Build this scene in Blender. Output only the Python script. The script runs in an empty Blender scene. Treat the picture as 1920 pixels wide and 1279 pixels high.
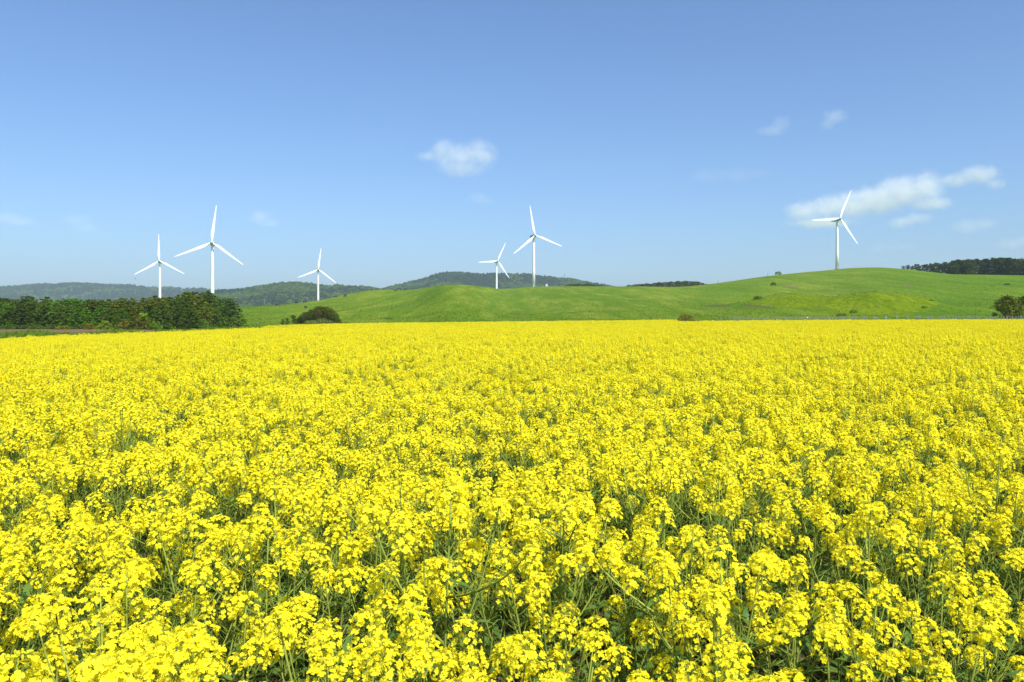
import bpy, math, random
import numpy as np
from mathutils import Vector, Matrix

rng = np.random.default_rng(11)
random.seed(11)
scene = bpy.context.scene
COL = scene.collection
F, CX, HY, CAMZ = 1493.0, 960.0, 596.0, 1.75      # focal length and horizon in photo pixels, eye height in metres

def at(u, v, D):
    """photo pixel + depth in metres -> point"""
    return Vector(((u - CX) / F * D, D, CAMZ + (HY - v) / F * D))

# ------------------------------------------------------------------ helpers
def tag(o, label=None, cat=None, group=None, kind=None):
    if label: o['label'] = label
    if cat: o['category'] = cat
    if group: o['group'] = group
    if kind: o['kind'] = kind
    return o

def link(o, parent=None):
    COL.objects.link(o)
    if parent is not None: o.parent = parent
    return o

def empty(name, loc=(0, 0, 0), rz=0.0):
    o = bpy.data.objects.new(name, None)
    o.empty_display_size = 0.2
    o.location = loc; o.rotation_euler = (0, 0, rz)
    return link(o)

def obj(name, me, parent=None, loc=None):
    o = bpy.data.objects.new(name, me)
    if loc is not None: o.location = loc
    return link(o, parent)

def copy_tree(o, parent=None):
    c = o.copy(); COL.objects.link(c)
    if parent is not None:
        c.parent = parent
    for ch in list(o.children):
        copy_tree(ch, c)
    return c

class MB:
    """collects vertices / faces / material indices"""
    def __init__(s):
        s.v = []; s.f = []; s.m = []; s.n = 0
    def add(s, verts, faces, mat=0):
        verts = np.asarray(verts, float).reshape(-1, 3)
        s.v.append(verts)
        for f in faces:
            s.f.append(tuple(i + s.n for i in f)); s.m.append(mat)
        s.n += len(verts)
    def tube(s, pts, rad, sides=5, mat=0, cap=True):
        pts = [np.asarray(p, float) for p in pts]
        k = len(pts)
        if np.isscalar(rad): rad = [rad] * k
        vs = []
        for i in range(k):
            d = pts[min(i + 1, k - 1)] - pts[max(i - 1, 0)]
            d = d / (np.linalg.norm(d) + 1e-9)
            a = np.cross(d, (0, 0, 1.0) if abs(d[2]) < .9 else (1.0, 0, 0)); a /= np.linalg.norm(a)
            b = np.cross(d, a)
            for j in range(sides):
                t = 2 * math.pi * j / sides
                vs.append(pts[i] + rad[i] * (math.cos(t) * a + math.sin(t) * b))
        fs = []
        for i in range(k - 1):
            for j in range(sides):
                j2 = (j + 1) % sides
                fs.append((i * sides + j, i * sides + j2, (i + 1) * sides + j2, (i + 1) * sides + j))
        if cap:
            fs.append(tuple(range(sides - 1, -1, -1)))
            fs.append(tuple((k - 1) * sides + j for j in range(sides)))
        s.add(vs, fs, mat)
    def box(s, c, h, mat=0, rz=0.0):
        x, y, z = h; v = []
        for dz in (-z, z):
            for dx, dy in ((-x, -y), (x, -y), (x, y), (-x, y)):
                v.append((c[0] + dx * math.cos(rz) - dy * math.sin(rz), c[1] + dx * math.sin(rz) + dy * math.cos(rz), c[2] + dz))
        s.add(v, [(3, 2, 1, 0), (4, 5, 6, 7), (0, 1, 5, 4), (1, 2, 6, 5), (2, 3, 7, 6), (3, 0, 4, 7)], mat)
    def ellipsoid(s, c, r, seg=10, rings=7, mat=0):
        vs = [(c[0], c[1], c[2] - r[2])]
        for i in range(1, rings):
            p = math.pi * i / rings - math.pi / 2
            for j in range(seg):
                t = 2 * math.pi * j / seg
                vs.append((c[0] + r[0] * math.cos(p) * math.cos(t), c[1] + r[1] * math.cos(p) * math.sin(t), c[2] + r[2] * math.sin(p)))
        vs.append((c[0], c[1], c[2] + r[2])); fs = []
        for j in range(seg):
            fs.append((0, 1 + (j + 1) % seg, 1 + j))
            L = 1 + (rings - 2) * seg
            fs.append((L + j, L + (j + 1) % seg, len(vs) - 1))
        for i in range(rings - 2):
            for j in range(seg):
                a = 1 + i * seg
                fs.append((a + j, a + (j + 1) % seg, a + seg + (j + 1) % seg, a + seg + j))
        s.add(vs, fs, mat)
    def mesh(s, name, mats, smooth=False):
        me = bpy.data.meshes.new(name)
        me.from_pydata(np.concatenate(s.v).tolist(), [], s.f)
        for m in mats: me.materials.append(m)
        if len(mats) > 1:
            me.polygons.foreach_set('material_index', np.array(s.m, np.int32))
        if smooth:
            me.polygons.foreach_set('use_smooth', np.ones(len(me.polygons), bool))
        me.update()
        return me

def grid_mesh(name, P, mats, attr=None, smooth=True, wrap=False):
    """P: rows x cols x 3 array -> quad grid mesh, fast"""
    R, C, _ = P.shape
    me = bpy.data.meshes.new(name)
    idx = np.arange(R * C).reshape(R, C)
    if wrap: idx = np.concatenate([idx, idx[:, :1]], 1)
    q = np.stack([idx[:-1, :-1], idx[:-1, 1:], idx[1:, 1:], idx[1:, :-1]], -1).reshape(-1, 4)
    me.vertices.add(R * C); me.vertices.foreach_set('co', P.reshape(-1).astype(np.float32))
    me.loops.add(q.size); me.loops.foreach_set('vertex_index', q.reshape(-1).astype(np.int32))
    me.polygons.add(len(q)); me.polygons.foreach_set('loop_start', np.arange(0, q.size, 4, dtype=np.int32))
    me.update(calc_edges=True)
    me.polygons.foreach_set('use_smooth', np.full(len(q), smooth))
    for m in mats: me.materials.append(m)
    if attr is not None:
        a = me.color_attributes.new('zone', 'FLOAT_COLOR', 'POINT')
        a.data.foreach_set('color', attr.reshape(-1).astype(np.float32))
    me.validate()
    return me

# value noise
_T = np.random.default_rng(5).random((256, 256))
def vnoise(x, y):
    xi = np.floor(x).astype(int); yi = np.floor(y).astype(int)
    fx = x - xi; fy = y - yi
    fx = fx * fx * (3 - 2 * fx); fy = fy * fy * (3 - 2 * fy)
    g = lambda a, b: _T[a & 255, b & 255]
    return ((g(xi, yi) * (1 - fx) + g(xi + 1, yi) * fx) * (1 - fy) + (g(xi, yi + 1) * (1 - fx) + g(xi + 1, yi + 1) * fx) * fy) * 2 - 1
def fbm(x, y, o=4):
    s = 0; a = 1; t = 0
    for i in range(o):
        s = s + a * vnoise(x * 2 ** i + 17.3 * i, y * 2 ** i + 9.1 * i); t += a; a *= .5
    return s / t
def sstep(a, b, x):
    t = np.clip((x - a) / (b - a), 0, 1); return t * t * (3 - 2 * t)

def pchip(xs, ys):
    xs = np.array(xs, float); ys = np.array(ys, float)
    h = np.diff(xs); d = np.diff(ys) / h
    m = np.zeros(len(xs)); m[0] = d[0]; m[-1] = d[-1]
    for i in range(1, len(xs) - 1):
        if d[i - 1] * d[i] > 0:
            w1 = 2 * h[i] + h[i - 1]; w2 = h[i] + 2 * h[i - 1]
            m[i] = (w1 + w2) / (w1 / d[i - 1] + w2 / d[i])
    def f(x):
        x = np.clip(np.asarray(x, float), xs[0], xs[-1])
        k = np.clip(np.searchsorted(xs, x) - 1, 0, len(xs) - 2)
        t = (x - xs[k]) / h[k]
        return ((2 * t**3 - 3 * t**2 + 1) * ys[k] + (t**3 - 2 * t**2 + t) * h[k] * m[k]
                + (-2 * t**3 + 3 * t**2) * ys[k + 1] + (t**3 - t**2) * h[k] * m[k + 1])
    return f

# ------------------------------------------------------------------ materials
def mat(name):
    m = bpy.data.materials.new(name); m.use_nodes = True
    nt = m.node_tree; nt.nodes.clear()
    out = nt.nodes.new('ShaderNodeOutputMaterial')
    return m, nt, out
def N(nt, t, **kw):
    n = nt.nodes.new(t)
    for k, v in kw.items():
        if k.startswith('i_'):
            n.inputs[k[2:].replace('_', ' ')].default_value = v
        else: setattr(n, k, v)
    return n
def mixcol(nt, a, b, fac, mode='MIX'):
    n = N(nt, 'ShaderNodeMix', data_type='RGBA', blend_type=mode)
    for s, v in ((n.inputs[0], fac), (n.inputs[6], a), (n.inputs[7], b)):
        if hasattr(v, 'node'): nt.links.new(v, s)
        elif isinstance(v, (int, float)): s.default_value = v
        else: s.default_value = (*v, 1)
    return n.outputs[2]
def noise(nt, vec, scale, detail=4, rough=.55, lo=None, hi=None, dist=0.0):
    n = N(nt, 'ShaderNodeTexNoise'); n.inputs['Scale'].default_value = scale
    n.inputs['Detail'].default_value = detail; n.inputs['Roughness'].default_value = rough
    n.inputs['Distortion'].default_value = dist
    if vec is not None: nt.links.new(vec, n.inputs['Vector'])
    if lo is None: return n.outputs['Fac']
    r = N(nt, 'ShaderNodeMapRange', interpolation_type='SMOOTHSTEP')
    nt.links.new(n.outputs['Fac'], r.inputs[0]); r.inputs[1].default_value = lo; r.inputs[2].default_value = hi
    return r.outputs[0]
def mapped(nt, src, scale, rot=(0, 0, 0)):
    n = N(nt, 'ShaderNodeMapping'); n.inputs['Scale'].default_value = scale; n.inputs['Rotation'].default_value = rot
    nt.links.new(src, n.inputs[0]); return n.outputs[0]

def leaf_mat(name, c1, c2, trans=.3, gloss=.0, use_obj_color=False, var=.25):
    """diffuse + translucent foliage; colour varies from plant to plant and over the leaves"""
    m, nt, out = mat(name)
    geo = N(nt, 'ShaderNodeNewGeometry'); oi = N(nt, 'ShaderNodeObjectInfo')
    isl = geo.outputs['Random Per Island']
    c = mixcol(nt, c1, c2, isl)
    if use_obj_color:
        c = mixcol(nt, c, oi.outputs['Color'], 1.0, 'MULTIPLY')
    hsv = N(nt, 'ShaderNodeHueSaturation')
    mr = N(nt, 'ShaderNodeMapRange'); nt.links.new(oi.outputs['Random'], mr.inputs[0])
    mr.inputs[3].default_value = 1 - var; mr.inputs[4].default_value = 1 + var
    nt.links.new(mr.outputs[0], hsv.inputs['Value']); nt.links.new(c, hsv.inputs['Color'])
    c = hsv.outputs[0]
    d = N(nt, 'ShaderNodeBsdfDiffuse'); t = N(nt, 'ShaderNodeBsdfTranslucent')
    nt.links.new(c, d.inputs[0]); nt.links.new(c, t.inputs[0])
    mx = N(nt, 'ShaderNodeMixShader'); mx.inputs[0].default_value = trans
    nt.links.new(d.outputs[0], mx.inputs[1]); nt.links.new(t.outputs[0], mx.inputs[2])
    sh = mx.outputs[0]
    if gloss > 0:
        g = N(nt, 'ShaderNodeBsdfGlossy'); g.inputs['Roughness'].default_value = .45
        mg = N(nt, 'ShaderNodeMixShader'); mg.inputs[0].default_value = gloss
        nt.links.new(sh, mg.inputs[1]); nt.links.new(g.outputs[0], mg.inputs[2]); sh = mg.outputs[0]
    nt.links.new(sh, out.inputs[0])
    return m

def plain_mat(name, col, rough=.6, nscale=3.0, namt=.2, metallic=0.0, bump=0.0):
    m, nt, out = mat(name)
    tc = N(nt, 'ShaderNodeTexCoord')
    b = N(nt, 'ShaderNodeBsdfPrincipled'); b.inputs['Roughness'].default_value = rough; b.inputs['Metallic'].default_value = metallic
    f = noise(nt, tc.outputs['Object'], nscale, 5)
    c = mixcol(nt, [x * (1 - namt) for x in col], [min(1, x * (1 + namt)) for x in col], f)
    nt.links.new(c, b.inputs['Base Color'])
    if bump:
        bp = N(nt, 'ShaderNodeBump'); bp.inputs['Strength'].default_value = bump; bp.inputs['Distance'].default_value = .02
        nt.links.new(f, bp.inputs['Height']); nt.links.new(bp.outputs[0], b.inputs['Normal'])
    nt.links.new(b.outputs[0], out.inputs[0])
    return m

M_petal = leaf_mat('petal yellow', (.965, .835, .016), (.97, .905, .060), .46, .0, var=.03)
M_bud = leaf_mat('bud green', (.42, .44, .03), (.55, .50, .03), .2)
M_stem = leaf_mat('rape stem', (.22, .30, .045), (.32, .38, .07), .18, .0)
M_rleaf = leaf_mat('rape leaf', (.085, .17, .03), (.15, .25, .045), .34, .02)
M_pine = leaf_mat('pine needles', (.045, .080, .010), (.105, .145, .020), .25, use_obj_color=True)
M_broad = leaf_mat('broad leaves', (.06, .10, .014), (.12, .17, .024), .3, use_obj_color=True)
M_farwood = leaf_mat('far wood crown', (.030, .062, .016), (.055, .10, .022), .2, var=.4)
M_farlight = leaf_mat('far light crown', (.085, .15, .02), (.13, .20, .03), .25, var=.3)
M_grassblade = leaf_mat('grass blade', (.11, .20, .015), (.19, .28, .028), .35, var=.3)
M_bark = plain_mat('pine bark', (.20, .155, .12), .9, 6, .35, bump=.6)
M_darkbark = plain_mat('dark pine bark', (.05, .038, .03), .9, 6, .35, bump=.6)
M_grovebark = plain_mat('brown pine bark', (.13, .095, .07), .9, 6, .35, bump=.6)
M_twig = plain_mat('twig', (.11, .07, .045), .9, 6, .3)
M_white = plain_mat('white turbine paint', (.86, .865, .865), .42, .25, .03)
M_grey = plain_mat('grey nacelle paint', (.50, .52, .53), .5, .6, .08)
M_dark = plain_mat('dark opening', (.06, .06, .065), .6, 2, .2)
M_post = plain_mat('weathered grey post', (.20, .205, .19), .85, 5, .3, bump=.4)
M_cow = plain_mat('black cow hide', (.018, .016, .015), .7, 4, .3)
M_skin = plain_mat('skin', (.48, .30, .21), .55, 8, .1)
M_cloth = plain_mat('dark cloth', (.035, .035, .045), .9, 30, .3)
M_cap = plain_mat('white cloth', (.75, .75, .72), .9, 30, .1)
M_hair = plain_mat('black hair', (.015, .012, .01), .6, 40, .3)
M_bird = plain_mat('bird plumage', (.05, .04, .035), .8, 20, .3)
M_steel = plain_mat('galvanised steel', (.36, .37, .38), .5, 3, .15, metallic=.4)
M_kiosk = plain_mat('white kiosk paint', (.78, .78, .76), .5, 2, .05)

def ground_mat():
    m, nt, out = mat('meadow and soil')
    tc = N(nt, 'ShaderNodeTexCoord'); o = tc.outputs['Object']
    at_ = N(nt, 'ShaderNodeAttribute', attribute_name='zone')
    sp = N(nt, 'ShaderNodeSeparateColor'); nt.links.new(at_.outputs['Color'], sp.inputs[0])
    # grass: large patches, slope-wise streaks, fine mottling
    up = lambda sx, sy, r=0.0: mapped(nt, o, (sx, sy, 0), (0, 0, r))
    big = noise(nt, up(.016, .004, .25), 1.0, 5, .6, .36, .66)
    streak = noise(nt, up(.075, .007, -.12), 1.0, 5, .62, .38, .68, dist=.5)
    mid = noise(nt, up(.16, .025), 1.0, 6, .68, .36, .66)
    fine = noise(nt, up(1.1, .22), 1.0, 6, .75, .3, .72)
    g = mixcol(nt, (.100, .182, .015), (.165, .238, .020), big)
    g = mixcol(nt, g, (.205, .255, .030), streak)
    gm = N(nt, 'ShaderNodeMath', operation='MULTIPLY'); nt.links.new(mid, gm.inputs[0]); gm.inputs[1].default_value = .7
    g = mixcol(nt, g, (.080, .155, .009), gm.outputs[0])
    yel = mixcol(nt, (.125, .195, .005), (.190, .250, .008), mid)
    g = mixcol(nt, g, yel, sp.outputs['Green'])
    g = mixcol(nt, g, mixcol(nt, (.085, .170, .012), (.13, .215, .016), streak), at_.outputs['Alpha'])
    fv = N(nt, 'ShaderNodeMapRange'); nt.links.new(fine, fv.inputs[0]); fv.inputs[3].default_value = .66; fv.inputs[4].default_value = 1.26
    hv = N(nt, 'ShaderNodeHueSaturation'); nt.links.new(g, hv.inputs['Color']); nt.links.new(fv.outputs[0], hv.inputs['Value'])
    g = hv.outputs[0]
    tuft = noise(nt, up(.40, .10), 1.0, 3, .5, .64, .73)
    tm = N(nt, 'ShaderNodeMath', operation='MULTIPLY'); nt.links.new(tuft, tm.inputs[0]); tm.inputs[1].default_value = .5
    g = mixcol(nt, g, (.06, .115, .02), tm.outputs[0])
    soil = mixcol(nt, (.075, .052, .034), (.15, .105, .07), noise(nt, o, 5, 6, .7))
    dirt = mixcol(nt, (.155, .098, .058), (.245, .165, .105), noise(nt, o, .5, 6, .7))
    g = mixcol(nt, g, soil, sp.outputs['Red'])
    g = mixcol(nt, g, dirt, sp.outputs['Blue'])
    b = N(nt, 'ShaderNodeBsdfDiffuse'); nt.links.new(g, b.inputs[0])
    bp = N(nt, 'ShaderNodeBump'); bp.inputs['Strength'].default_value = .8; bp.inputs['Distance'].default_value = .35
    ad = N(nt, 'ShaderNodeMath', operation='ADD'); nt.links.new(fine, ad.inputs[0]); nt.links.new(noise(nt, o, .3, 5, .7), ad.inputs[1])
    nt.links.new(ad.outputs[0], bp.inputs['Height']); nt.links.new(bp.outputs[0], b.inputs['Normal'])
    nt.links.new(b.outputs[0], out.inputs[0])
    return m
M_ground = ground_mat()

def hill_mat():
    m, nt, out = mat('wooded hill floor')
    tc = N(nt, 'ShaderNodeTexCoord'); o = tc.outputs['Object']
    f = noise(nt, o, .004, 6, .65, .38, .66)
    c = mixcol(nt, (.035, .065, .018), (.085, .15, .03), f)
    b = N(nt, 'ShaderNodeBsdfDiffuse'); nt.links.new(c, b.inputs[0]); nt.links.new(b.outputs[0], out.inputs[0])
    return m
M_hill = hill_mat()

# ------------------------------------------------------------------ terrain
De_ = pchip([-600, 0, 100, 250, 440, 690, 860, 1110, 1250, 1480, 1920, 2600], [44, 50, 55, 60, 70, 80, 85, 90, 95, 100, 105, 110])
zg_ = pchip([-600, 0, 100, 250, 440, 690, 860, 1110, 1250, 1480, 1920, 2600], [-.69, -.64, -.59, -.51, -.35, -.14, -.08, -.06, .14, .28, .37, .45])
zm_ = pchip([-600, 0, 250, 440, 640, 920, 1270, 1500, 1920, 2600], [-.65, -.64, -.6, -.5, -.42, -.12, .27, .35, .5, .6])
YR_ = pchip([-900, -300, 380, 440, 520, 600, 647, 700, 725, 760, 780, 800, 840, 860, 880, 920, 935, 960, 990, 1010, 1080, 1140, 1200, 1260, 1290, 1320, 1340, 1440, 1480, 1560, 1600, 1640, 1690, 1740, 1790, 1850, 1920, 2200, 2600],
            [584, 583, 580, 576, 572, 563, 553, 544, 543, 543.5, 542.3, 539, 534, 533.8, 535, 539.6, 541.6, 541, 538.2, 537.4, 536.8, 537, 537.2, 538.3, 537, 534, 531.5, 518, 513.5, 506, 502.5, 501.5, 504, 509.5, 514.5, 515.2, 516.5, 524, 540])
RD_ = pchip([-900, 380, 440, 600, 725, 780, 840, 890, 935, 1000, 1140, 1260, 1400, 1570, 1640, 1790, 1920, 2600],
            [520, 470, 430, 550, 650, 600, 500, 560, 700, 765, 700, 680, 680, 745, 700, 600, 560, 500])
MOUNDS = [(1478, 318, 19, 24, 5.4), (1650, 275, 19, 26, 6.2), (1120, 300, 26, 30, 1.0), (700, 330, 30, 40, 1.5)]
def uof(x, y):
    y = np.asarray(y, float)
    return np.where(y > .5, CX + F * x / np.maximum(y, .5), np.where(x > 0, 3000.0, -1500.0))
def H(x, y):
    x = np.asarray(x, float); y = np.asarray(y, float)
    u = uof(x, y); D = np.maximum(y, 0)
    de, zg, zm = De_(u), zg_(u), zm_(u)
    z = np.where(D < de, zg * sstep(0, 1, D / de), zg + (zm - zg) * np.clip((D - de) / (150 - de), 0, 1))
    rd = RD_(u); eb = (zm - CAMZ) / 150; er = (HY - YR_(u)) / F
    t = np.clip((D - 150) / (rd - 150), 0, 1)
    s = .55 * t * t * (3 - 2 * t) + .45 * (1 - (1 - t) ** 2)
    zh = CAMZ + (eb + (er - eb) * s) * np.clip(D, 150, None)
    zr = CAMZ + er * rd
    zb = zr * (1 - .12 * sstep(0, 700, D - rd)) * (1 - sstep(1300, 2300, D))
    w = np.sin(np.pi * t) ** .8
    zh = np.where(D < rd, zh, zb)
    zh = zh + w * (1.9 * fbm(x / 42 + 3, y / 140) + .45 * fbm(x / 14, y / 16 + 7))
    for mu, md, sx, sy, hh in MOUNDS:
        mx = (mu - CX) / F * md
        zh = zh + hh * np.exp(-((x - mx) / sx) ** 2 - ((y - md) / sy) ** 2)
    return np.where(D > 150, zh, z)
def Hs(x, y): return float(H(np.array([x]), np.array([y]))[0])
def on(u, D):
    x = (u - CX) / F * D
    return Vector((x, D, Hs(x, D)))

# crop extents
def near_crop(x, y): return (y < De_(uof(x, y)) + .8 * fbm(x / 3, y / 3, 2) - .5)
Ds_ = pchip([480, 560, 640, 920, 1275], [83, 105, 125, 138, 142])
def strip_crop(x, y):
    u = uof(x, y)
    return (u > 478) & (u < 1268) & (y > De_(u) + 17) & (y < Ds_(u) + 3) & (y > 5)

th_in = np.arctan((np.arange(-260, 2181, 3.0) - CX) / F)
th_l = np.linspace(-math.pi, th_in[0], 60)[:-1]; th_r = np.linspace(th_in[-1], math.pi, 60)[1:-1]
TH = np.concatenate([th_l, th_in, th_r])
RR = np.concatenate([np.geomspace(.25, 40, 46)[:-1], np.arange(40, 190, 2.2), np.arange(190, 860, 3.4), np.geomspace(862, 15000, 46)])
rr, tt = np.meshgrid(RR, TH, indexing='ij')
X = rr * np.sin(tt); Y = rr * np.cos(tt); Z = H(X, Y)
U = uof(X, Y); V = HY - F * (Z - CAMZ) / np.maximum(Y, .5)
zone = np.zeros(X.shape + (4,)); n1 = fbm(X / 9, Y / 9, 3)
zone[..., 0] = np.where(near_crop(X, Y) | strip_crop(X, Y), .9, 0)
def blob(u0, v0, su, sv, n=.5, k=1.6):
    return np.clip(k * (1 - ((U - u0) / su) ** 2 - ((V - v0) / sv) ** 2) + n * n1, 0, 1) * (Y > 120) * (Y < RD_(U) + 5)
mead = np.zeros_like(X)
for b in ((1480, 565, 95, 13, .4, 4), (1650, 569, 118, 21, .4, 4), (1560, 586, 200, 11, .3, .5)):
    mead = np.maximum(mead, blob(*b))
zone[..., 1] = mead * .9
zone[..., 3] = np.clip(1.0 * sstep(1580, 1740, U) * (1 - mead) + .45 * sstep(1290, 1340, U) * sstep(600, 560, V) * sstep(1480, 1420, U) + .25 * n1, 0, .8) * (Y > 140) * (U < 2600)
scar = .5 * blob(1482, 537, 18, 2) + .45 * blob(1145, 580, 14, 1.8) + .35 * blob(975, 593, 14, 1.6) + .3 * blob(600, 598, 20, 3) + .25 * blob(1700, 535, 14, 4)
bank = np.exp(-((V - 573.8 + .012 * (U - 1345)) / 1.3) ** 2) * sstep(1312, 1330, U) * sstep(1378, 1362, U) \
    + np.exp(-((V - 571.5 - .105 * (U - 1395)) / 1.5) ** 2) * sstep(1388, 1398, U) * sstep(1466, 1440, U)
bank = bank * (Y > 150) * (Y < 600)
zone[..., 0] = np.maximum(zone[..., 0], np.clip(bank * 1.1 + .25 * n1 * bank, 0, .85))
dirtf = ((U < 300 + 25 * n1) & (Y > 112 + 2 * n1) & (Y < 168) & (Y > 0)) * 1.0
dirtf = np.maximum(dirtf, ((U > 240) & (U < 420) & (Y > 128) & (Y < 150)) * .45)
zone[..., 2] = np.clip(scar + dirtf, 0, .95)
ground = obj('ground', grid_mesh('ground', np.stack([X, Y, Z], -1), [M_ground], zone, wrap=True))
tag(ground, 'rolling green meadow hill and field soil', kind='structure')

# ------------------------------------------------------------------ geometry-node scatter (stuff only)
def scatter(name, pts, rot, scl, vid, protos, label, cat=None):
    me = bpy.data.meshes.new(name)
    me.vertices.add(len(pts)); me.vertices.foreach_set('co', np.asarray(pts, np.float32).reshape(-1))
    a = me.attributes.new('rot', 'FLOAT_VECTOR', 'POINT'); a.data.foreach_set('vector', np.asarray(rot, np.float32).reshape(-1))
    a = me.attributes.new('scl', 'FLOAT', 'POINT'); a.data.foreach_set('value', np.asarray(scl, np.float32))
    a = me.attributes.new('vid', 'INT', 'POINT'); a.data.foreach_set('value', np.asarray(vid, np.int32))
    o = obj(name, me)
    col = bpy.data.collections.new(name + ' kinds')
    for i, pm in enumerate(protos):
        col.objects.link(bpy.data.objects.new('%s kind %02d' % (name, i), pm))
    ng = bpy.data.node_groups.new(name, 'GeometryNodeTree')
    ng.interface.new_socket('Geometry', in_out='INPUT', socket_type='NodeSocketGeometry')
    ng.interface.new_socket('Geometry', in_out='OUTPUT', socket_type='NodeSocketGeometry')
    gi = ng.nodes.new('NodeGroupInput'); go = ng.nodes.new('NodeGroupOutput')
    ip = ng.nodes.new('GeometryNodeInstanceOnPoints'); ci = ng.nodes.new('GeometryNodeCollectionInfo')
    ci.inputs['Collection'].default_value = col
    ci.inputs['Separate Children'].default_value = True; ci.inputs['Reset Children'].default_value = True
    ng.links.new(gi.outputs[0], ip.inputs['Points']); ng.links.new(ci.outputs[0], ip.inputs['Instance'])
    ip.inputs['Pick Instance'].default_value = True
    for an, dt, sock in (('rot', 'FLOAT_VECTOR', 'Rotation'), ('scl', 'FLOAT', 'Scale'), ('vid', 'INT', 'Instance Index')):
        na = ng.nodes.new('GeometryNodeInputNamedAttribute'); na.data_type = dt; na.inputs['Name'].default_value = an
        out = next(s for s in na.outputs if s.enabled and s.name == 'Attribute')
        ng.links.new(out, ip.inputs[sock])
    ng.links.new(ip.outputs[0], go.inputs[0])
    md = o.modifiers.new('scatter', 'NODES'); md.node_group = ng
    tag(o, label, cat, kind='stuff')
    return o

# ------------------------------------------------------------------ rapeseed plants
def petal_template():
    rows = [(0.0, .12, 0.0), (.36, .38, .08), (.72, .54, .06), (1.0, .36, -.10)]
    v = []; f = []
    for k in range(4):
        a = k * math.pi / 2
        b = len(v)
        for s, w, z in rows:
            for c in (-1, 0, 1):
                x, y, zz = s * 1.0 + .06, c * w, z + (.07 * abs(c) * (s > .2)) + (.06 if c == 0 and s == 1.0 else 0)
                if c == 0 and s == 1.0: x += .07
                v.append((x * math.cos(a) - y * math.sin(a), x * math.sin(a) + y * math.cos(a), zz))
        for r in range(3):
            for c in range(2):
                i = b + r * 3 + c
                f.append((i, i + 1, i + 4, i + 3))
    return np.array(v), f
PT_V, PT_F = petal_template()
def frame(n):
    n = n / np.linalg.norm(n)
    a = np.cross(n, (0.31, .2, .9)); a /= np.linalg.norm(a)
    return np.stack([a, np.cross(n, a), n], 1)
def flower_head(g, top, size=1.0, lean=(0, 0)):
    """one raceme: dome of four-petalled flowers round a bud cluster; returns a MB (0 petal, 1 bud, 2 stalk)"""
    mb = MB(); top = np.asarray(top, float)
    n = int(g.integers(34, 52))
    L = size * g.uniform(.042, .075)
    for i in range(n):
        t = (i + g.uniform(-.4, .4) + .5) / n
        az = i * 2.39996 + g.uniform(-.35, .35)
        rad = size * (.005 + .027 * min(1, t * 1.7) ** .55) * g.uniform(.85, 1.12)
        h = -L * t ** 1.7 + size * .006 * g.uniform(-1, 1)
        out = np.array([math.cos(az), math.sin(az), 0])
        c = top + out * rad + np.array([lean[0] * t * -.02, lean[1] * t * -.02, h])
        nrm = out * (.2 + 1.15 * t) + np.array([0, 0, 1.2 - .75 * t]) + g.normal(0, .27, 3)
        R = frame(nrm)
        V = PT_V.copy()
        k = g.uniform(-.12, .5) if g.random() > .12 else g.uniform(.8, 1.4)     # some flowers half closed
        r2 = np.hypot(V[:, 0], V[:, 1]); V[:, 2] += k * r2 ** 1.3; sh = 1 / (1 + .35 * max(k, 0)); V[:, :2] *= sh
        V += g.normal(0, .06, V.shape)
        sp = g.uniform(0, 1.57); cs, sn = math.cos(sp), math.sin(sp)
        V = np.stack([V[:, 0] * cs - V[:, 1] * sn, V[:, 0] * sn + V[:, 1] * cs, V[:, 2]], 1)
        mb.add(c + (V * (.0078 * g.uniform(.75, 1.2) * size ** .5)) @ R.T, PT_F, 0)
        ax = top + np.array([0, 0, h - .012])
        d = c - ax; s1 = np.cross(d, (0, 0, 1)); s1 = s1 / (np.linalg.norm(s1) + 1e-9) * .0006
        mb.add([ax - s1, ax + s1, c + s1, c - s1], [(0, 1, 2, 3)], 2)
    for i in range(9):
        az = g.uniform(0, 6.28); r = g.uniform(0, .008)
        mb.ellipsoid(top + np.array([math.cos(az) * r, math.sin(az) * r, g.uniform(-.002, .008)]), (.0019, .0019, .0036), 5, 4, 1)
    return mb
def bez(a, b, c, n):
    t = np.linspace(0, 1, n)[:, None]
    return (1 - t) ** 2 * a + 2 * t * (1 - t) * b + t * t * c
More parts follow.
